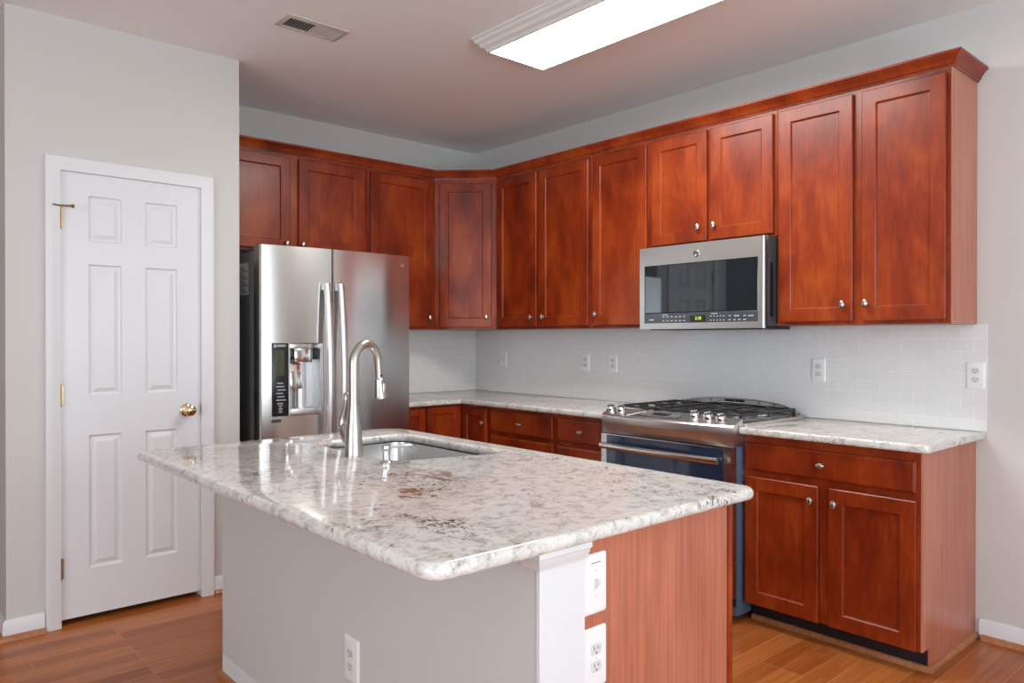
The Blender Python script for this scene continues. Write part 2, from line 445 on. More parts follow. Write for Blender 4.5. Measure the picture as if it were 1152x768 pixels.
for a, b in zip(rings, rings[1:]):
    for j in range(len(CAS)): bm.faces.new((a[j], a[(j+1)%len(CAS)], b[(j+1)%len(CAS)], b[j]))
bm.faces.new(rings[0]); bm.faces.new(rings[-1][::-1])
part('door_casing', bm, 'trim', door)
bm = B()   # jamb lining inside the opening
box(bm, PX-.11, PX, D0-.001, D0+.0035, 0, DT); box(bm, PX-.11, PX, D1-.0035, D1+.001, 0, DT); box(bm, PX-.11, PX, D0, D1, DT-.0045, DT+.001)
part('door_jamb', bm, 'trim', door)
bm = B(); box(bm, PX-.5, PX-.112, D0-.1, D1+.1, .0005, .003); part('door_gap_shade_sheet', bm, 'toe', door)  # black sheet on the floor, paints in the darkness under the door
for zc in (1.878, 1.063, .267):
    bm = B(); yh = -3.031
    tube(bm, [(PX+.006, yh, zc-.047), (PX+.006, yh, zc+.047)], .006, 12)
    for q in (-.05, .05): lathe(bm, [(0,-.004),(.005,-.003),(.006,0),(.005,.003),(0,.004)], (PX+.006, yh, zc+q))
    box(bm, PX-.006, PX+.001, yh-.004, yh+.014, zc-.045, zc+.045)
    h = part('hinge', bm, 'hinge_brass', door)
    if zc > 1.5:
        bm = B(); z = zc+.053
        lathe(bm, [(.009,0),(.009,.006),(0,.007)], (PX+.006, yh, z-.003))
        tube(bm, [(PX+.014, yh, z), (PX+.03, yh+.045, z)], .0045, 10)
        tube(bm, [(PX+.012, yh, z), (PX+.032, yh-.030, z)], .004, 10)
        lathe(bm, [(.008,0),(.009,.006),(.006,.010),(0,.011)], (PX+.03, yh+.045, z), (-.4,.9,0))
        part('hinge_pin_stop', bm, 'hinge_brass', h)
bm = B(); kx = PX-.006
lathe(bm, [(.033,0),(.033,.004),(.028,.009),(.012,.012),(.011,.028),(.018,.034),(.027,.044),(.029,.054),(.026,.064),(.015,.071),(0,.073)], (kx, -2.470, .962), (1,0,0))
part('door_knob', bm, 'brass', door)
bm = B(); box(bm, PX-.02, PX+.0015, -2.4015, -2.396, .935, .99, .001); part('strike_plate', bm, 'hinge_brass', door)

# ------------------------------------------------------------------ cabinets
def shaker(T, u0, u1, v0, v1, w=.060):
    bm = B(); t = .020
    ring_panel(bm, T, u0, u1, v0, v1, [(0,0),(0,t-.003),(.003,t),(w,t),(w+.004,t-.004),(w+.006,t-.009),(w+.009,t-.0095)])
    return bm
def drawer_front(T, u0, u1, v0, v1):
    bm = B(); t = .020
    ring_panel(bm, T, u0, u1, v0, v1, [(0,0),(0,t-.006),(.004,t-.0015),(.010,t)])
    return bm
def knob(T, u, v, parent, wide=False, local=False):
    p0 = Vector(T(u, .020, v)); ax = Vector(T(u, 1.0, v))-Vector(T(u, 0.0, v))
    bm = B(); d, uu, ww = frame_axes(ax)
    lathe(bm, [(.008,0),(.0075,.002),(.005,.006),(.0045,.012)], p0, ax, 20)
    # oval head, long axis upright on doors and level on drawers
    vert_is_u = abs(uu.z) > .5
    a, b = (1.45, .95) if (vert_is_u != wide) else (.95, 1.45)
    lathe(bm, [(.0055,.011),(.0110,.0145),(.0132,.019),(.0122,.0235),(.007,.027),(0,.028)], p0, ax, 20, a, b)
    return part('knob', bm, 'nickel', parent, local=local)
UP = 'red cherry wall cabinets'; LOW = 'red cherry base cabinets'

def carcass_box(x0, x1, y0, y1, z0, z1):
    bm = B(); box(bm, x0, x1, y0, y1, z0, z1, .0015, 1); return bm
ZU0, ZU1, DZ0, DZ1 = 1.388, 2.455, 1.405, 2.437
def upper_back(label, x0, x1, doors, knobs, z0=ZU0, dz0=DZ0, dz1=DZ1, end=False):
    t = thing('wall_cabinet', label, 'cabinet', ((x0+x1)/2, -.155, z0), UP)
    part('carcass', carcass_box(x0+.0008, x1-.0008-(.006 if end else 0), -.0095 if False else -.002, -.305, z0, ZU1), 'cherry', t)
    T = TY(-.3055)
    for (u0, u1), (ku, kz) in zip(doors, knobs):
        d = part('door', shaker(T, u0, u1, dz0, dz1), 'cherry', t, smooth=False); knob(T, ku, kz, d)
    if end:
        bm = B(); box(bm, x1-.006, x1, -.002, -.3055, z0, ZU1, .0008, 1); part('end_panel', bm, 'laminate', t, label='pale cherry veneer end panel')
    return t
upper_back('tall double-door cherry wall cabinet right beside the corner cabinet', .622, 1.533, [(.640,1.046),(1.074,1.514)], [(1.005,1.468),(1.116,1.468)])
upper_back('narrow single-door cherry wall cabinet just left of the microwave', 1.533, 1.988, [(1.553,1.968)], [(1.585,1.474)])
upper_back('short double-door cherry wall cabinet above the microwave', 1.988, 2.771, [(2.009,2.372),(2.398,2.755)], [(2.327,1.922),(2.424,1.922)], z0=1.832, dz0=1.847)
upper_back('tall double-door cherry wall cabinet at the right end, pale side panel showing', 2.771, 3.557, [(2.788,3.149),(3.190,3.537)], [(3.111,1.480),(3.214,1.482)], end=True)
def upper_left(label, y0, y1, doors, knobs, z0=ZU0, dz0=DZ0):
    t = thing('wall_cabinet', label, 'cabinet', (.155, (y0+y1)/2, z0), UP)
    part('carcass', carcass_box(.002, .305, y0+.0008, y1-.0008, z0, ZU1), 'cherry', t)
    T = TX(.3055)
    for (u0, u1), (ku, kz) in zip(doors, knobs):
        d = part('door', shaker(T, u0, u1, dz0, DZ1), 'cherry', t, smooth=False); knob(T, ku, kz, d)
upper_left('double-door cherry wall cabinet over the refrigerator', -2.198, -1.172, [(-2.180,-1.718),(-1.662,-1.199)], [(-1.745,1.906),(-1.640,1.908)], z0=1.850, dz0=1.868)
upper_left('single-door cherry wall cabinet between refrigerator and angled corner cabinet', -1.172, -.622, [(-1.150,-.653)], [(-.684,1.472)])
t = thing('corner_wall_cabinet', 'angled cherry corner wall cabinet with one door above the bare counter corner', 'cabinet', (.2, -.2, ZU0), UP)
bm = B(); prism(bm, [(.002,-.002),(.6205,-.002),(.6205,-.305),(.305,-.6205),(.002,-.6205)], ZU0, ZU1); part('carcass', bm, 'cherry', t)
q = 1/math.sqrt(2)
def TD(u, n, v): return (.305+q*u+q*(n+.0005), -.6205+q*u-q*(n+.0005), v)
d = part('door', shaker(TD, .040, .408, DZ0, DZ1-.012), 'cherry', t, smooth=False); knob(TD, .372, 1.474, d)
# crown moulding along all the wall cabinets
CR = [(0,2.4555),(.006,2.4555),(.008,2.464),(.013,2.467),(.018,2.480),(.030,2.495),(.040,2.503),(.043,2.506),(.043,2.515),(0,2.515)]
bm = B(); sweep(bm, [(.3065,-2.198),(.3065,-.6215),(.6215,-.3065),(3.558,-.3065),(3.558,-.003)], CR, side=1)
tag(part('crown_moulding', bm, 'cherry'), 'stepped cherry crown moulding running along the tops of the wall cabinets', 'moulding')

# base cabinets
ZB1 = .8785
def toe_shell(bm, x0, x1, z0=.095): box(bm, x0, x1, -.002, -.610, z0, ZB1, .0015, 1)
def base_back(label, x0, x1, drawers, doors, end=False):
    t = thing('base_cabinet', label, 'cabinet', ((x0+x1)/2, -.3, 0), LOW)
    bm = B(); box(bm, x0+.0008, x1-.0008-(.008 if end else 0), -.002, -.610, .095, ZB1, .0015, 1); part('carcass', bm, 'cherry', t)
    bm = B(); box(bm, x0+.004, x1-.009, -.02, -.545, .0005, .0945); part('toe_kick', bm, 'toe', t, label='black toe kick')
    T = TY(-.6105)
    for (u0, u1, v0, v1, ks) in drawers:
        d = part('drawer', drawer_front(T, u0, u1, v0, v1), 'cherry', t, smooth=False)
        for ku, kz in ks: knob(T, ku, kz, d, wide=True)
    for (u0, u1, v0, v1, ku, kz) in doors:
        d = part('door', shaker(T, u0, u1, v0, v1), 'cherry', t, smooth=False); knob(T, ku, kz, d)
    if end:
        bm = B(); box(bm, x1-.008, x1, -.002, -.611, .095, ZB1, .0008, 1); box(bm, x1-.008, x1, -.002, -.535, .0005, .0955)
        part('end_panel', bm, 'laminate', t, label='pale cherry veneer end panel')
        bm = B(); sweep(bm, [(x0+.01,-.546),(x1+.001,-.546),(x1+.001,-.003)], [(0,.001),(.014,.001),(.014,.012),(.009,.021),(0,.024)])
        part('shoe_moulding', bm, 'shoe', t, label='pale oak shoe moulding along the foot')
    return t
base_back('cherry base cabinet with one wide drawer over two doors at the right end', 2.772, 3.555, [(2.790,3.535,.718,.843,[(3.158,.780)])],
          [(2.790,3.139,.098,.687,3.113,.623),(3.186,3.535,.098,.687,3.216,.624)], end=True)
base_back('cherry drawer cabinet with wide fronts between the corner cabinet and the range-side drawers', .917, 1.532, [(.935,1.512,.722,.858,[(1.225,.787)]),(.935,1.512,.412,.695,[(1.225,.55)]),(.935,1.512,.105,.385,[(1.225,.245)])], [])
base_back('narrow cherry drawer cabinet hard against the left of the range', 1.532, 1.963, [(1.550,1.945,.722,.858,[(1.748,.787)]),(1.550,1.945,.412,.695,[(1.748,.55)]),(1.550,1.945,.105,.385,[(1.748,.245)])], [])
t = thing('corner_base_cabinet', 'cherry corner base cabinet with folding doors set in the inside corner', 'cabinet', (.3, -.3, 0), LOW)
bm = B(); prism(bm, [(.002,-.002),(.916,-.002),(.916,-.610),(.610,-.610),(.610,-.916),(.002,-.916)], .095, ZB1); part('carcass', bm, 'cherry', t)
bm = B(); prism(bm, [(.02,-.02),(.912,-.02),(.912,-.545),(.545,-.545),(.545,-.912),(.02,-.912)], .0005, .0945); part('toe_kick', bm, 'toe', t)
d = part('door', shaker(TX(.6105), -.909, -.640, .105, .868, .045), 'cherry', t, smooth=False)
d = part('door', shaker(TY(-.6105), .640, .890, .105, .858, .045), 'cherry', t, smooth=False); knob(TY(-.6105), .862, .768, d)
t = thing('base_cabinet', 'narrow cherry base cabinet beside the refrigerator', 'cabinet', (.3, -1.05, 0), LOW)
bm = B(); box(bm, .002, .610, -1.172, -.9175, .095, ZB1, .0015, 1); part('carcass', bm, 'cherry', t)
bm = B(); box(bm, .02, .545, -1.170, -.920, .0005, .0945); part('toe_kick', bm, 'toe', t)
d = part('door', shaker(TX(.6105), -1.158, -.930, .105, .862, .045), 'cherry', t, smooth=False); knob(TX(.6105), -1.135, .70, d)

# ------------------------------------------------------------------ counters and splashback
GT = .034
tag(slab('countertop', roundpoly([(.0025,-.0025),(.0025,-1.180),(.650,-1.180),(.650,-.650),(1.963,-.650),(1.963,-.0025)], [0,0,.01,0,0,0]), None, .914, GT, .011, M['granite']),
    'speckled granite countertop running into the corner left of the range', 'countertop', 'granite countertops')
tag(slab('countertop', roundpoly([(2.7725,-.0025),(2.7725,-.655),(3.592,-.655),(3.592,-.0025)], [0,0,.03,.0]), None, .914, GT, .011, M['granite_pale']),
    'short pale granite countertop right of the range', 'countertop', 'granite countertops')
bm = B(); prism(bm, [(.0015,-.0015),(3.594,-.0015),(3.594,-.0085),(.0085,-.0085),(.0085,-1.186),(.0015,-1.186)], .9145, 1.3875)
bs = part('tile_backsplash', bm, 'tile', smooth=False); tag(bs, 'white subway tile backsplash wrapping the corner under the wall cabinets', 'backsplash')
bm = B(); box(bm, 3.5942, 3.599, -.0015, -.0095, .9145, 1.3875, .001, 1); part('edge_trim', bm, 'plastic', bs)

# ------------------------------------------------------------------ island
IX0, IX1, IY0, IY1 = 1.716, 3.581, -2.968, -1.855
WX0, WX1, WY = 1.728, 3.528, -2.655
hole = roundpoly([(1.945,-2.385),(2.535,-2.385),(2.640,-1.962),(1.945,-1.962)], [.09,.09,.05,.06])
top = slab('island_countertop', roundpoly([(IX0,IY0),(IX1,IY0),(IX1,IY1),(IX0,IY1)], [.035,.05,.045,.12]), hole, .914, GT, .015, M['granite'])
tag(top, 'large speckled granite island countertop with rust flecks and sink cutout', 'countertop', 'granite countertops')
isl = thing('kitchen_island', 'kitchen island with grey painted back wall and cherry veneer end', 'island', (2.6, -2.3, 0))
bm = B(); box(bm, WX0, WX1, WY, -2.525, .0, .8795); part('back_wall', bm, 'wall', isl, label='greige painted back wall')
bm = B(); box(bm, WX1+.0005, WX1+.012, WY-.004, -2.520, .0, .8795, .001, 1)
part('end_post', bm, 'trim', isl, label='white board wrapping the end of the back wall')
capp = [(0,.835),(.004,.835),(.006,.842),(.012,.850),(.016,.862),(.022,.866),(.022,.8795),(0,.8795)]
bm = B(); sweep(bm, [(WX1-.040,WY-.0045),(WX1+.0125,WY-.0045),(WX1+.0125,-2.520)], capp); part('cap_moulding', bm, 'trim', isl)
bm = B(); box(bm, WX1-.018, WX1, -2.5245, -1.935, .0, .8795, .001, 1); part('end_panel', bm, 'laminate', isl, label='tall cherry veneer end panel')
bm = B(); box(bm, WX1-.0175, WX1+.005, -1.9345, -1.915, .0, .8795, .001, 1); part('corner_strip', bm, 'cherry', isl)
bm = B(); box(bm, WX0, WX0+.018, -2.5245, -1.935, .0, .8795); part('end_panel', bm, 'laminate', isl)
bm = B(); box(bm, WX0, WX1-.018, -1.9345, -1.915, .10, .8795); part('front_frame', bm, 'cherry', isl)
bm = B(); box(bm, WX0+.02, WX1-.02, -2.52, -1.99, .001, .095); part('toe_kick', bm, 'toe', isl)
bm = B(); box(bm, WX0+.018, WX1-.019, -2.524, -1.936, .10, .118); part('cabinet_floor', bm, 'laminate', isl)
TF = lambda u, n, v: (u, -1.9145+n, v)
for k in range(4):
    u0 = WX0+.02+k*.442
    d = part('door', shaker(TF, u0, u0+.42, .12, .855), 'cherry', isl, smooth=False); knob(TF, u0+(.385 if k % 2 == 0 else .035), .79, d)
bm = B(); sweep(bm, [(WX0-.0005,-2.50),(WX0-.0005,WY-.0005),(WX1,WY-.0005)], BASEP, side=-1); part('baseboard', bm, 'trim', isl)
bm = B(); sweep(bm, [(WX0-.0145,-2.50),(WX0-.0145,WY-.0145),(WX1,WY-.0145)], SHOEP, side=-1); part('shoe_moulding', bm, 'shoe', isl)

# sink
sk = thing('sink', 'undermount stainless steel sink bowl set in the island counter', 'sink', (2.28, -2.17, .66))
def offs(pl, d):
    c = Vector((2.28,-2.17)); out = []
    for p in pl:
        v = Vector(p)-c; out.append(tuple(c+v*(1+d/v.length)))
    return out
bm = B(); n = len(hole)
sp = [(.012,.8795),(.004,.8795),(.003,.872),(-.004,.72),(-.02,.685),(-.06,.672),(-.13,.668)]
rings = [[bm.verts.new((x,y,z)) for x, y in offs(hole, d)] for d, z in sp]
rings += [[bm.verts.new((x,y,z)) for x, y in offs(hole, d)] for d, z in [(-.13,.664),(-.06,.667),(-.015,.68),(.002,.72),(.012,.872)]]
for a, b in zip(rings, rings[1:]+rings[:1]):
    if a is rings[6] : continue
    for j in range(n): bm.faces.new((a[j], a[(j+1)%n], b[(j+1)%n], b[j]))
bm.faces.new(rings[6]); bm.faces.new(rings[7][::-1])
part('bowl', bm, 'steel_sink', sk, angle=50)
bm = B(); lathe(bm, [(.0,.002),(.03,.002),(.042,.004),(.045,.002),(.045,.0)], (2.26,-2.15,.6685)); part('drain', bm, 'chrome', sk)
# faucet
fx, fy = 2.345, -2.424
fa = thing('faucet', 'tall brushed nickel gooseneck faucet standing behind the sink', 'faucet', (fx, fy, .914))
bm = B(); lathe(bm, [(.0335,.0),(.0335,.003),(.0325,.006),(.0315,.03),(.0295,.06),(.0265,.10),(.0225,.135),(.0195,.16),(.0185,.175),(0,.175)], (fx,fy,.9145)); part('body', bm, 'nickel', fa)
bm = B(); pts = [(fx,fy,1.088),(fx,fy,1.16),(fx,fy,1.235)]; rad = [.0175]*3
dx, dy = -.30, .954; r0 = .063
for k in range(1, 15):
    a = math.pi*k/15*1.03; pts.append((fx+dx*(r0-r0*math.cos(a)), fy+dy*(r0-r0*math.cos(a)), 1.235+r0*1.12*math.sin(a))); rad.append(.0175-.003*k/15)
tx = (fx+dx*2*r0*1.0, fy+dy*2*r0*1.0); pts.append((tx[0]-.001, tx[1]+.004, 1.185)); rad.append(.014)
tube(bm, pts, rad, 20); part('spout', bm, 'nickel', fa, angle=60)
bm = B(); lathe(bm, [(.0135,.0),(.0135,.006),(.0175,.010),(.019,.022),(.0235,.055),(.0265,.072),(.026,.080),(.021,.082),(.019,.079),(0,.079)], (tx[0]-.001,tx[1]+.004,1.186), (-.01,.09,-.99)); hd = part('spray_head', bm, 'nickel', fa)
bm = B(); lathe(bm, [(.0142,0),(.0142,.006)], (tx[0]-.001,tx[1]+.004,1.192), (-.01,.09,-.99)); part('dark_collar', bm, 'black', hd, label='dark seam ring')
bm = B(); box(bm, tx[0]+.017, tx[0]+.027, tx[1]+.006, tx[1]+.02, 1.125, 1.162, .003); part('spray_button', bm, 'nickel', hd)
bm = B(); lathe(bm, [(.0,-.004),(.022,-.004),(.0265,.010),(.0275,.040),(.0265,.052),(.0275,.053),(.0275,.056),(.022,.068),(.0,.072)], (fx-.018,fy,.962), (-.72,.0,.69)); hv = part('handle_hub', bm, 'nickel', fa)
bm = B(); hx = fx-.072
tube(bm, [(hx-.004,fy,1.006),(hx-.006,fy,1.03),(hx+.002,fy,1.055),(hx+.014,fy,1.080),(hx+.020,fy,1.105),(hx+.021,fy,1.128),(hx+.020,fy,1.134)], [.017,.0165,.012,.0095,.011,.0105,.004], 14); part('lever', bm, 'nickel', hv, angle=60)
# soap dispenser
sx, sy = 2.560, -2.425
sd = thing('soap_dispenser', 'small brushed steel soap dispenser pump right of the faucet', 'soap dispenser', (sx, sy, .914))
bm = B(); lathe(bm, [(.021,0),(.021,.003),(.017,.006),(.0125,.012),(.0120,.040),(.0,.040)], (sx,sy,.9145)); part('base', bm, 'steel_plain', sd)
bm = B(); lathe(bm, [(.0135,0),(.0150,.003),(.0150,.016),(.0135,.019),(0,.0195)], (sx,sy,.955)); part('pump_head', bm, 'steel_plain', sd)
bm = B(); tube(bm, [(sx,sy+.01,.966),(sx+.012,sy+.05,.967),(sx+.021,sy+.085,.967),(sx+.0235,sy+.093,.962),(sx+.026,sy+.104,.952)], [.0045,.0042,.004,.004,.0035], 10); part('nozzle', bm, 'steel_plain', sd)

# ------------------------------------------------------------------ outlets and switches
def round_plate(bm, T, uc, vc, w, h):
    rings = []
    for ins, d in ((0,0),(0,.002),(.0035,.0052),(.007,.006)):
        a, b = w/2-ins, h/2-ins
        pl = roundpoly([(uc-a,vc-b),(uc+a,vc-b),(uc+a,vc+b),(uc-a,vc+b)], .0075, 5)
        rings.append([bm.verts.new(T(u, d, v)) for u, v in pl])
    n = len(rings[0])
    for a, b in zip(rings, rings[1:]):
        for j in range(n): bm.faces.new((a[j], a[(j+1)%n], b[(j+1)%n], b[j]))
    bm.faces.new(rings[0][::-1]); bm.faces.new(rings[-1])
def plate_thing(name, label, cat, T, uc, vc, w, h, kind, loc, group):
    t = thing(name, label, cat, loc, group)
    bm = B(); round_plate(bm, T, uc, vc, w, h); pl_ = part('cover_plate', bm, 'plastic', t)
    if kind == 'outlet':
        for s in (-.0195, .0195):
            bm = B(); pl = []
            for k in range(24):
                a = 2*math.pi*k/24; pl.append((.0172*math.cos(a), max(-.0125, min(.0125, .0172*math.sin(a)))))
            a0 = [bm.verts.new(T(uc+x, .0055, vc+s+y)) for x, y in pl]; a1 = [bm.verts.new(T(uc+x, .0075, vc+s+y)) for x, y in pl]
            bm.faces.new(a0[::-1]); bm.faces.new(a1)
            for k in range(24): bm.faces.new((a0[k], a0[(k+1)%24], a1[(k+1)%24], a1[k]))
            rc = part('receptacle', bm, 'plastic_shade', t)
            bm = B()
            for (du, dv, ww, hh) in ((-.0065,.003,.0026,.009), (.0065,.003,.0026,.0075), (0,-.0075,.005,.005)):
                ring_panel(bm, T, uc+du-ww/2, uc+du+ww/2, vc+s+dv-hh/2, vc+s+dv+hh/2, [(0,.007),(0,.0078)])
            part('slots', bm, 'plastic_dark', rc, smooth=False)
        bm = B(); ring_panel(bm, T, uc-.003, uc+.003, vc-.003, vc+.003, [(0,.005),(.0008,.0068)]); part('screw', bm, 'plastic_shade', t)
    else:
        bm = B(); ring_panel(bm, T, uc-.006, uc+.006, vc-.0125, vc+.0125, [(0,.005),(.0005,.0065)]); b_ = part('toggle_slot', bm, 'plastic_shade', t)
        bm = B(); a = [Vector(T(uc-.004,.006,vc-.008)), Vector(T(uc+.004,.006,vc-.008)), Vector(T(uc+.004,.006,vc+.008)), Vector(T(uc-.004,.006,vc+.008))]
        b = [Vector(T(uc-.003,.018,vc+.004)), Vector(T(uc+.003,.018,vc+.004)), Vector(T(uc+.003,.016,vc+.011)), Vector(T(uc-.003,.016,vc+.011))]
        va = [bm.verts.new(p) for p in a]; vb = [bm.verts.new(p) for p in b]; bm.faces.new(va[::-1]); bm.faces.new(vb)
        for k in range(4): bm.faces.new((va[k], va[(k+1)%4], vb[(k+1)%4], vb[k]))
        part('toggle', bm, 'plastic_shade', b_, smooth=False)
        for s in (-.030, .030):
            bm = B(); ring_panel(bm, T, uc-.003, uc+.003, vc+s-.003, vc+s+.003, [(0,.005),(.0008,.0068)]); part('screw', bm, 'plastic_shade', t)
        if h > .13:
            bm = B(); ring_panel(bm, T, uc-.016, uc+.016, vc+.047, vc+.0495, [(0,.0055),(.0003,.0063)]); print_on(pl_, bm, 'plastic_dark')
    return t
TB = TY(-.0088); OG = 'white outlet and switch plates'
for x, lab, kind, nm, ct in ((.356, 'white switch plate on the tiles nearest the inside corner', 'switch', 'light_switch', 'switch'),
        (1.205, 'white outlet on the tiles, left one of the close pair left of the range', 'outlet', 'wall_outlet', 'outlet'),
        (1.450, 'white outlet on the tiles, right one of the close pair left of the range', 'outlet', 'wall_outlet', 'outlet'),
        (2.837, 'white outlet on the tiles just right of the range', 'outlet', 'wall_outlet', 'outlet'),
        (3.555, 'white outlet overlapping the right edge of the tile backsplash', 'outlet', 'wall_outlet', 'outlet')):
    plate_thing(nm, lab, ct, TB, x, 1.162, .074, .122, kind, (x, -.01, 1.162), OG)
TE = TX(WX1+.0003)
plate_thing('light_switch', 'white toggle switch plate high on the cherry end of the island', 'switch', TE, -2.4775, .768, .078, .138, 'switch', (WX1, -2.4775, .768), OG)
plate_thing('wall_outlet', 'white outlet on the cherry end of the island, below the switch', 'outlet', TE, -2.4775, .600, .078, .138, 'outlet', (WX1, -2.4775, .600), OG)
plate_thing('wall_outlet', 'white outlet low on the grey painted back wall of the island', 'outlet', TY(WY-.0003), 2.745, .392, .084, .130, 'outlet', (2.745, WY, .392), OG)

# ------------------------------------------------------------------ refrigerator
FXB, FXF = .045, .755
fr = thing('refrigerator', 'stainless steel side-by-side refrigerator with ice and water dispenser', 'refrigerator', (.45, -1.665, 0))
FY0, FY1, FG, FZ0, FZ1 = -2.130, -1.192, -1.727, .075, 1.822
bm = B(); box(bm, FXB, FXF, FY0+.002, FY1-.002, .02, 1.795, .004, 2); part('cabinet', bm, 'fridge_side', fr, label='dark grey cabinet body')
def fx_at(y): s = (y-(FY0+FY1)/2)/((FY1-FY0)/2); return .848+.034*(1-s*s)
def fridge_door(y0, y1, holes=None):
    bm = B(); yy = sorted(set([y0+.006, y1-.006]+[y0+.006+(y1-y0-.012)*k/16 for k in range(17)]+([holes[0], holes[1]] if holes else [])))
    zz = [FZ0, FZ1] if not holes else [FZ0, holes[2], holes[3], FZ1]
    g = {}
    for i, y in enumerate(yy):
        for j, z in enumerate(zz): g[i,j] = bm.verts.new((fx_at(y), y, z))
    for i in range(len(yy)-1):
        for j in range(len(zz)-1):
            if holes and yy[i] >= holes[0]-1e-6 and yy[i+1] <= holes[1]+1e-6 and j == 1: continue
            bm.faces.new((g[i,j], g[i+1,j], g[i+1,j+1], g[i,j+1]))
    be = [e for e in bm.edges if e.is_boundary]
    outer = [e for e in be if not (holes and all(holes[0]-1e-6 <= v.co.y <= holes[1]+1e-6 and holes[2]-1e-6 <= v.co.z <= holes[3]+1e-6 for v in e.verts))]
    inner = [e for e in be if e not in outer]
    # rounded vertical edges
    r = bmesh.ops.extrude_edge_only(bm, edges=outer); vs = [x for x in r['geom'] if isinstance(x, bmesh.types.BMVert)]
    for v in vs:
        if v.co.y < y0+.007: v.co.y = y0+.002
        elif v.co.y > y1-.007: v.co.y = y1-.002
        v.co.x -= .005
    es = [x for x in r['geom'] if isinstance(x, bmesh.types.BMEdge)]
    r = bmesh.ops.extrude_edge_only(bm, edges=es); vs = [x for x in r['geom'] if isinstance(x, bmesh.types.BMVert)]
    for v in vs:
        if v.co.y < y0+.003: v.co.y = y0
        elif v.co.y > y1-.003: v.co.y = y1
        v.co.x -= .012
    es = [x for x in r['geom'] if isinstance(x, bmesh.types.BMEdge)]
    r = bmesh.ops.extrude_edge_only(bm, edges=es); vs = [x for x in r['geom'] if isinstance(x, bmesh.types.BMVert)]
    for v in vs: v.co.x = FXF+.008
    bm.faces.new([bm.verts.new((FXF+.008, y, z)) for y, z in ((y0,FZ0),(y1,FZ0),(y1,FZ1),(y0,FZ1))])
    if inner:
        r = bmesh.ops.extrude_edge_only(bm, edges=inner); vs = [x for x in r['geom'] if isinstance(x, bmesh.types.BMVert)]
        for v in vs: v.co.x = FXF+.012
    return bm
DY0, DYM, DY1, DZa, DZb = -2.072, -1.982, -1.790, .908, 1.300
ld = part('door', fridge_door(FY0, FG-.002, (DY0, DY1, DZa, DZb)), 'steel', fr, label='narrow left door with the dispenser')
rd = part('door', fridge_door(FG+.002, FY1), 'steel', fr, label='wide right door')
def handle(y, parent):
    bm = B(); n = 18; rings = []; z0, z1 = .56, 1.630
    for k in range(n+1):
        t = k/n; z = z0+(z1-z0)*t; b = .886+.022+.048*math.sin(math.pi*t)**.8; w = .017
        ring = [bm.verts.new((b+dx_, y+dy_, z)) for dx_, dy_ in ((-.012,-w),(.006,-w),(.011,-w*.6),(.0125,0),(.011,w*.6),(.006,w),(-.012,w))]
        rings.append(ring)
    for a, c in zip(rings, rings[1:]):
        for j in range(7): bm.faces.new((a[j], a[(j+1)%7], c[(j+1)%7], c[j]))
    bm.faces.new(rings[0][::-1]); bm.faces.new(rings[-1])
    for z in (z0+.02, z1-.02): box(bm, .872, .905, y-.013, y+.013, z-.018, z+.018, .003)
    part('handle', bm, 'steel_handle', parent, angle=40)
handle(FG-.050, ld); handle(FG+.034, rd)
bm = B(); box(bm, FXF+.012, fx_at(-2.03)+.003, DY0+.001, DYM, DZa+.001, DZb-.001, .002); cp = part('control_panel', bm, 'black', ld, label='glossy black dispenser control panel')
bm = B(); xf = fx_at(-2.03)+.0033
for k in range(7): box(bm, xf-.001, xf+.0004, -2.045-.006*(k%2), -2.012+.008*(k%3), 1.085-.018*k-.003, 1.085-.018*k+.0025)
for k in range(6): box(bm, xf-.001, xf+.0004, -2.035-.004*(k%2), -2.020+.006*(k%2), .975-.009*k-.002, .975-.009*k+.0015)
box(bm, xf-.001, xf+.0004, -2.064, -2.050, 1.277, 1.292); box(bm, xf-.001, xf+.0004, -2.046, -2.000, 1.280, 1.285); box(bm, xf-.001, xf+.0004, -2.046, -1.995, 1.287, 1.291)
print_on(cp, bm, 'mark')
bm = B(); box(bm, xf-.001, xf+.0006, -2.052, -2.004, 1.125, 1.262, .001, 1); part('display', bm, 'lcd_dim', ld)
bm = B()   # recess lining
x0 = FXF+.013; box(bm, x0, x0+.004, DYM+.002, DY1-.001, DZa+.001, DZb-.001); box(bm, x0, .862, DYM+.002, DYM+.010, DZa+.001, DZb-.001); box(bm, x0, .866, DY1-.007, DY1-.001, DZa+.001, DZb-.001)
part('dispenser_recess', bm, 'steel_handle', ld)
bm = B(); box(bm, x0+.004, .872, DYM+.010, DY1-.007, DZa+.002, DZa+.036, .004); part('drip_tray', bm, 'steel_handle', ld)
bm = B(); box(bm, x0+.004, .860, DYM+.010, DY1-.007, 1.268, DZb-.002, .002); part('recess_hood', bm, 'steel_plain', ld)
bm = B(); box(bm, x0+.004, .845, DYM+.010, DY1-.007, 1.210, 1.267, .002); part('dark_recess_top', bm, 'black', ld)
bm = B(); box(bm, .846, .872, -1.950, -1.845, 1.195, 1.268, .004); part('ice_chute', bm, 'chrome', ld)
bm = B(); lathe(bm, [(.028,0),(.028,.27)], (x0+.035, -1.885, DZa+.03), (0,0,1), 24); part('water_column', bm, 'steel_handle', ld)
bm = B(); box(bm, .834, .842, -1.968, -1.895, 1.050, 1.190, .004); bmesh.ops.rotate(bm, verts=bm.verts[:], cent=(.838,-1.93,1.19), matrix=Matrix.Rotation(R(-6), 3, 'Y')); part('paddle', bm, 'chrome', ld)
bm = B(); box(bm, fx_at(-2.03)-.001, fx_at(-2.03)+.001, DY0, DYM, .876, .892, .0004, 1); part('label_bar', bm, 'strip', ld)
bm = B(); lathe(bm, [(.015,0),(.015,.002),(.0,.0025)], (fx_at(-1.252)-.0004, -1.252, 1.772), (1,0,0), 24); bd = part('badge', bm, 'chrome', rd)
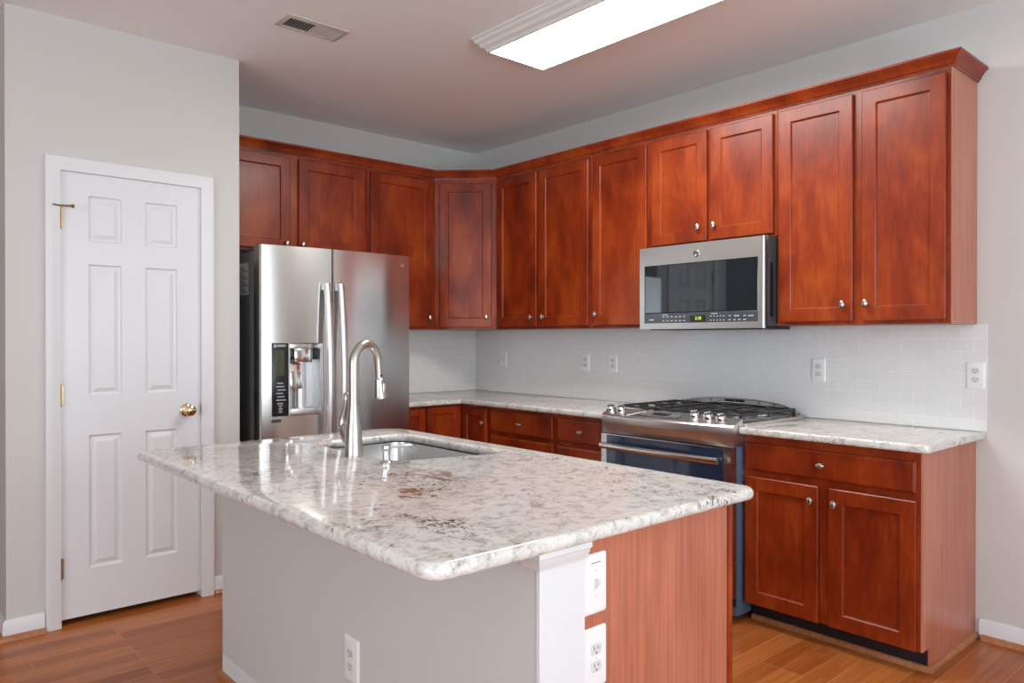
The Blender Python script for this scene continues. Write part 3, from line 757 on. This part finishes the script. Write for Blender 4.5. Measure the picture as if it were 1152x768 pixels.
bm = B(); add_text(bm, 'LG', .016, (fx_at(-1.252)+.0022, -1.252, 1.772), '+x'); print_on(bd, bm, 'graphite')
for y in (FY0+.05, FY1-.05):
    bm = B(); box(bm, .62, .80, y-.035, y+.035, 1.7955, 1.817, .006); lathe(bm, [(.014,0),(.014,.008),(0,.009)], (.79, y, 1.815)); part('hinge_cover', bm, 'graphite' if y > -1.5 else 'strip', fr)
bm = B(); box(bm, .560, .684, FY0+.0005, FY0+.0017, 1.563, 1.737); st = part('rating_label', bm, 'paper', fr, label='white printed label on the dark side')
bm = B()
for k in range(12): box(bm, .570, .674-.03*(k%3), FY0+.0, FY0+.0006, 1.575+.0125*k, 1.579+.0125*k)
print_on(st, bm, 'strip')
bm = B(); box(bm, .10, .80, FY0+.02, FY1-.02, .002, .07, .004); part('kick_grille', bm, 'black', fr)

# ------------------------------------------------------------------ microwave over the range
MX0, MX1, MZ0, MZ1 = 1.9925, 2.7685, 1.374, 1.8285
mw = thing('microwave', 'over-the-range stainless steel microwave with black glass door', 'microwave', ((MX0+MX1)/2, -.2, MZ0))
bm = B(); box(bm, MX0, MX1, -.010, -.386, 1.3885, MZ1, .003); part('case', bm, 'graphite', mw, label='dark grey case')
bm = B(); box(bm, MX0+.05, MX1-.03, -.12, -.380, 1.370, 1.3884, .001, 1); part('vent_underside', bm, 'black', mw)
TM = TY(-.3865); fw0, fw1, fz0, fz1 = 2.001, 2.771, 1.376, 1.826
bm = B()   # stainless door frame with the glass opening
gx0, gx1, gz0, gz1 = 2.034, 2.733, 1.408, 1.726
t_ = .034
xs = [fw0, gx0, gx1, 2.755, 2.771]; zz = [fz0, gz0, gz1, fz1]
for i in range(3):
    for j in range(3):
        if i == 1 and j == 1: continue
        bm.faces.new([bm.verts.new((u, -.3865-t_, v)) for u, v in ((xs[i],zz[j]),(xs[i+1],zz[j]),(xs[i+1],zz[j+1]),(xs[i],zz[j+1]))])
bmesh.ops.remove_doubles(bm, verts=bm.verts[:], dist=1e-5)
ex = bmesh.ops.extrude_edge_only(bm, edges=[e for e in bm.edges if e.is_boundary])
for v in [g for g in ex['geom'] if isinstance(g, bmesh.types.BMVert)]: v.co.y = -.3870
fd = part('door', bm, 'steel_door', mw, smooth=False)
bm = B(); ring_panel(bm, TM, gx0, gx1, 1.4625, gz1, [(0,.001),(0,t_-.004),(.004,t_-.002)]); part('glass', bm, 'glass_dark', fd, smooth=False, label='black reflective door glass')
bm = B(); ring_panel(bm, TM, gx0, gx1, gz0, 1.462, [(0,.001),(0,t_-.003),(.003,t_-.001)]); cs = part('control_strip', bm, 'strip', fd, smooth=False, label='grey touch control strip')
bm = B(); ring_panel(bm, TM, 2.335, 2.434, 1.412, 1.446, [(0,t_-.001),(.0005,t_)]); part('display', bm, 'black', cs)
bm = B(); add_text(bm, '2:38', .023, (2.388, -.3865-t_-.0006, 1.430)); part('clock_digits', bm, 'lcd', cs, smooth=False)
bm = B(); ym = -.3865-t_+.0006
def mk(x, z, w, h): box(bm, x-w/2, x+w/2, ym, ym-.0010, z-h/2, z+h/2)
for k in range(6):
    for z in (1.442, 1.420): mk(2.165+.027*k, z, .013, .0055)
for k in range(5):
    for z in (1.440, 1.419): mk(2.465+.019*k, z, .007, .0055)
mk(2.485, 1.453, .036, .004); mk(2.175, 1.453, .04, .004); mk(2.085, 1.427, .034, .007)
for x, z, w in ((2.575,1.440,.011),(2.575,1.419,.013),(2.615,1.439,.028),(2.603,1.419,.012),(2.630,1.419,.014),(2.660,1.439,.013),(2.660,1.419,.015),(2.695,1.438,.03)): mk(x, z, w, .006)
print_on(cs, bm, 'mark')
bm = B(); tube(bm, [(2.764,-.4225,fz0+.001),(2.764,-.4225,fz1-.001)], .0085, 14); part('handle', bm, 'steel_handle', fd, label='bright rounded door edge')
bm = B(); lathe(bm, [(.019,0),(.019,.002),(.0175,.003),(.0,.0032)], (2.377,-.3866-t_,1.769), (0,-1,0), 30); bd = part('badge', bm, 'chrome', fd)
bm = B(); tube(bm, [(2.377+.0155*math.cos(a*math.pi/12), -.3866-t_-.0034, 1.769+.0155*math.sin(a*math.pi/12)) for a in range(24)], .0010, 6, closed=True)
add_text(bm, 'GE', .017, (2.377, -.3866-t_-.0034, 1.769), shear=.3); print_on(bd, bm, 'graphite')
bm = B(); box(bm, MX1-.0005, MX1+.0008, -.34, -.375, 1.43, 1.70, .0003, 1); part('side_vent', bm, 'black', mw)

# ------------------------------------------------------------------ range
QX0, QX1 = 1.9665, 2.7695
rg = thing('gas_range', 'slide-in stainless gas range with black grates and blue-black oven door', 'stove', ((QX0+QX1)/2, -.35, 0))
bm = B(); box(bm, QX0, QX1, -.020, -.664, .03, .895, .003); part('body', bm, 'range_side', rg, label='blue-grey enamelled side walls')
for x in (QX0+.06, QX1-.06):
    for y in (-.08, -.58):
        bm = B(); lathe(bm, [(.02,0),(.02,.008),(.01,.01),(.01,.032)], (x,y,0.0005)); part('leg', bm, 'black', rg)
bm = B(); box(bm, QX0, QX1, -.012, -.615, .896, .9285, .006); part('cooktop', bm, 'cooktop', rg)
bm = B(); prism(bm, roundpoly([(QX1-.004,-.622),(2.792,-.622),(2.792,-.040),(QX1-.004,-.040)], [0,.004,.02,0]), .9147, .9275); part('cooktop_flange', bm, 'steel_plain', rg)
bm = B(); prism(bm, roundpoly([(1.945,-.622),(QX0+.004,-.622),(QX0+.004,-.040),(1.945,-.040)], [.004,0,0,.02]), .9147, .9275)
part('cooktop_flange', bm, 'steel_plain', rg)
# control console, bowed forward in the middle
bm = B(); n = 24; rings = []
for k in range(n+1):
    s = 2*k/n-1; x = QX0-.001+(QX1-QX0+.002)*k/n; b = -.045*(1-abs(s)**2.2)
    rings.append([bm.verts.new((x,y,z)) for y, z in ((-.6165,.818),(-.6165,.9480),(-.690+b,.9210),(-.698+b,.9130),(-.700+b,.8830),(-.697+b,.8740),(-.694+b*.75,.842),(-.694,.8185))])
for a, c in zip(rings, rings[1:]):
    for j in range(8): bm.faces.new((a[j], a[(j+1)%8], c[(j+1)%8], c[j]))
bm.faces.new(rings[0]); bm.faces.new(rings[-1][::-1])
bmesh.ops.translate(bm, verts=bm.verts[:], vec=(0,0,0))
con = part('control_console', bm, 'steel_door', rg, angle=25)
sl = Vector((0,-.27,-.963+.0)).normalized()
nv = Vector((0, -.245, .97)).normalized()          # normal of the sloping console face
def on_slope(x, f):                                # f = 0 back edge, 1 front edge
    s = 2*(x-QX0)/(QX1-QX0)-1; b = -.045*(1-abs(s)**2.2); return Vector((x, -.6165+(-.0735+b)*f, .9480-.027*f))
for x, f in ((1.996,.50),(2.070,.47),(2.533,.36),(2.612,.42),(2.684,.50)):
    p = on_slope(x, f); bm = B()
    lathe(bm, [(.0265,0),(.0265,.004),(.0235,.007),(.0225,.024),(.0195,.028),(0,.0285)], p, nv, 24)
    k_ = part('control_knob', bm, 'chrome', con)
    bm = B(); d, u, w = frame_axes(nv); c = p+nv*.0315
    box(bm, c.x-.0055, c.x+.0055, c.y-.022, c.y+.022, c.z-.007, c.z+.007, .002); part('knob_grip', bm, 'chrome', k_)
bm = B(); cs4 = [on_slope(2.150,.92), on_slope(2.470,.75), on_slope(2.455,.12), on_slope(2.215,.12)]
def plate(bm, c4, lift, th):
    a = [bm.verts.new(p+nv*(lift-th)) for p in c4]; b = [bm.verts.new(p+nv*lift) for p in c4]
    bm.faces.new(a[::-1]); bm.faces.new(b)
    for k in range(4): bm.faces.new((a[k], a[(k+1)%4], b[(k+1)%4], b[k]))
plate(bm, cs4, .0016, .006); dp = part('touch_panel', bm, 'strip', con, smooth=False)
bm = B(); tube(bm, [cs4[0]+nv*.0015, cs4[3]+nv*.0015, cs4[2]+nv*.0015], .0022, 8); part('panel_trim', bm, 'chrome', dp)
bm = B(); plate(bm, [on_slope(2.285,.50), on_slope(2.375,.50), on_slope(2.375,.25), on_slope(2.285,.25)], .0022, .002); part('display', bm, 'black', dp, smooth=False)
bm = B()
for k in range(18):
    x = 2.215+.0135*k
    if 2.28 < x < 2.38:
        plate(bm, [on_slope(x,.66), on_slope(x+.006,.66), on_slope(x+.006,.60), on_slope(x,.60)], .0022, .001)
    else:
        for f in (.30,.46,.62): plate(bm, [on_slope(x,f), on_slope(x+.006,f), on_slope(x+.006,f-.07), on_slope(x,f-.07)], .0022, .001)
print_on(dp, bm, 'mark')
# oven door
bm = B(); TO = TY(-.666)
ox0, ox1, oz0, oz1 = QX0+.002, QX1-.002, .285, .814
wx0, wx1, wz0, wz1 = 2.005, 2.728, .36, .775
xs = [ox0, wx0, wx1, ox1]; zz = [oz0, wz0, wz1, oz1]; tf = .040
for i in range(3):
    for j in range(3):
        if i == 1 and j == 1: continue
        bm.faces.new([bm.verts.new(TO(u, tf, v)) for u, v in ((xs[i],zz[j]),(xs[i+1],zz[j]),(xs[i+1],zz[j+1]),(xs[i],zz[j+1]))])
bmesh.ops.remove_doubles(bm, verts=bm.verts[:], dist=1e-5)
ex = bmesh.ops.extrude_edge_only(bm, edges=[e for e in bm.edges if e.is_boundary])
for v in [g for g in ex['geom'] if isinstance(g, bmesh.types.BMVert)]: v.co.y = -.6665
od = part('oven_door', bm, 'steel_plain', rg, angle=30)
bm = B(); ring_panel(bm, TO, wx0, wx1, wz0, wz1+.036, [(0,.001),(0,tf-.001),(.003,tf+.0012)]); part('oven_window', bm, 'glass_blue', od, smooth=False, label='blue-black oven glass')
bm = B(); pts = [(2.003+ (2.722-2.003)*k/10, -.752-.010*math.sin(math.pi*k/10), .757) for k in range(11)]
tube(bm, pts, .0165, 16, squash=(1,.75,1.0))
for x in (2.030, 2.695): box(bm, x-.012, x+.012, -.706, -.748, .748, .768, .003)
part('door_handle', bm, 'steel_plain', od)
bm = B(); ring_panel(bm, TO, ox0, ox1, .075, .275, [(0,0),(0,.034),(.004,.038)]); part('warming_drawer', bm, 'steel_plain', rg)
bm = B(); box(bm, QX0+.003, QX1-.003, -.6665, -.690, .8142, .8182); part('gap_shade_strip', bm, 'black', rg)  # solid black strip painting the shade between console and oven door
# burners and grates
for (x, y, r) in ((2.105,-.46,.045),(2.105,-.20,.036),(2.368,-.33,.05),(2.63,-.46,.04),(2.63,-.20,.045)):
    bm = B(); lathe(bm, [(r+.012,0),(r+.010,.006),(r,.009),(r,.012),(0,.012)], (x,y,.929)); bn = part('burner', bm, 'cooktop', rg)
    bm = B(); lathe(bm, [(r-.004,.0),(r-.002,.003),(r-.003,.008),(r-.010,.010),(0,.011)], (x,y,.9415)); part('burner_cap', bm, 'iron', bn)
def grate(x0, x1):
    bm = B(); y0, y1, zt, th = -.585, -.075, .962, .011
    for x in (x0, x1-th): box(bm, x, x+th, y0, y1, zt-th, zt, .002, 1)
    for y in (y0, (y0+y1)/2-th/2, y1-th): box(bm, x0, x1, y, y+th, zt-th, zt, .002, 1)
    for yc in (y0+(y1-y0)*.25, y0+(y1-y0)*.75):
        xc = (x0+x1)/2
        for (dx_, dy_) in ((1,0),(-1,0),(0,1),(0,-1)):
            a = Vector((xc+dx_*.03, yc+dy_*.03, zt-.002)); e = Vector((xc+dx_*((x1-x0)/2-.004), yc+dy_*.118, zt-.005))
            tube(bm, [a, (a+e)/2, e], [.005,.006,.006], 8)
    for x in (x0+th/2, x1-th/2):
        for y in (y0+th/2, y1-th/2): box(bm, x-.006, x+.006, y-.006, y+.006, .929, zt-.004, .002, 1)
    part('grate', bm, 'iron', rg)
grate(1.990, 2.236); grate(2.241, 2.495); grate(2.500, 2.746)
# arched vent rail along the back
bm = B(); n = 26
def rail_z(s): return .9440+.044*(1-abs(s)**2.6)
top_ = []; low = []
for k in range(n+1):
    s = 2*k/n-1; x = 2.368+s*.392; y = -.045-.10*max(0, abs(s)-.80)/.2*.5
    top_.append((x, y, rail_z(s))); low.append((x, y+.004, .9330+.034*(1-abs(s)**2.2)))
tube(bm, top_, .0050, 10); tube(bm, low, .0055, 10)
for k in (2,5,8,11,15,18,21,24): tube(bm, [low[k], top_[k]], .004, 8)
rl = part('vent_rail', bm, 'steel_plain', rg)
bm = B()
for k0, k1 in ((11,13),(13,15)):
    x0, x1 = top_[k0][0]+.004, top_[k1][0]-.004; box(bm, x0, x1, -.041, -.046, low[12][2]+.003, top_[12][2]-.003)
part('dark_vent_slots', bm, 'iron', rl, smooth=False)
bm = B(); box(bm, 1.99, 2.745, -.016, -.068, .9287, .938, .003); part('rail_base', bm, 'cooktop', rg)

# ------------------------------------------------------------------ ceiling fixtures
lt = thing('ceiling_light', 'long rectangular fluorescent ceiling light with glowing lens', 'light', (2.47, -1.22, H))
lx0, lx1, ly0, ly1, lz = 1.865, 3.075, -1.400, -1.045, 2.722
bm = B()
prof = [(.068,2.7935),(.068,2.785),(.058,2.780),(.055,2.768),(.040,2.760),(.034,2.745),(.018,2.736),(.010,2.722),(.0,2.7215)]
rings = [[bm.verts.new((x,y,z)) for x, y in ((lx0-o,ly0-o),(lx1+o,ly0-o),(lx1+o,ly1+o),(lx0-o,ly1+o))] for o, z in prof]
rings.append([bm.verts.new((x,y,2.730)) for x, y in ((lx0,ly0),(lx1,ly0),(lx1,ly1),(lx0,ly1))])
for a, b in zip(rings, rings[1:]):
    for j in range(4): bm.faces.new((a[j], a[(j+1)%4], b[(j+1)%4], b[j]))
bm.faces.new(rings[0][::-1]); bm.faces.new(rings[-1])
part('frame', bm, 'lamp_frame', lt, angle=20)
bm = B(); box(bm, lx0+.001, lx1-.001, ly0+.001, ly1-.001, 2.722, 2.7295); part('lens', bm, 'lens', lt)
vt = thing('ceiling_vent', 'white louvred air register in the ceiling above the refrigerator aisle', 'vent', (1.40, -2.108, H), )
vx0, vx1, vy0, vy1 = 1.318, 1.480, -2.268, -1.948
bm = B()
rings = [[bm.verts.new((x,y,z)) for x, y in ((vx0+o,vy0+o),(vx1-o,vy0+o),(vx1-o,vy1-o),(vx0+o,vy1-o))] for o, z in ((0,2.7935),(.004,2.789),(.026,2.784),(.028,2.7935))]
for a, b in zip(rings, rings[1:]):
    for j in range(4): bm.faces.new((a[j], a[(j+1)%4], b[(j+1)%4], b[j]))
box(bm, vx0+.028, vx1-.028, -2.112, -2.104, 2.785, 2.7935)
part('frame', bm, 'vent', vt)
bm = B(); box(bm, vx0+.02, vx1-.02, vy0+.02, vy1-.02, 2.7925, 2.7937); part('duct_shade_sheet', bm, 'vent_dark', vt)  # flat black sheet, stands in for the shade behind the louvres
for k in range(20):
    left = k < 10; y = (-2.234+.0128*k) if left else (-2.096+.0128*(k-10))
    t = bmesh.new(); bmesh.ops.create_cube(t, size=1)
    for v in t.verts: v.co = Vector((v.co.x*(vx1-vx0-.058), v.co.y*.0012, v.co.z*.0088))
    bmesh.ops.rotate(t, verts=t.verts[:], cent=(0,0,0), matrix=Matrix.Rotation(R(-40 if left else 40), 3, 'X'))
    bmesh.ops.translate(t, verts=t.verts[:], vec=((vx0+vx1)/2, y, 2.7875))
    part('louver', t, 'vent', vt, smooth=False)
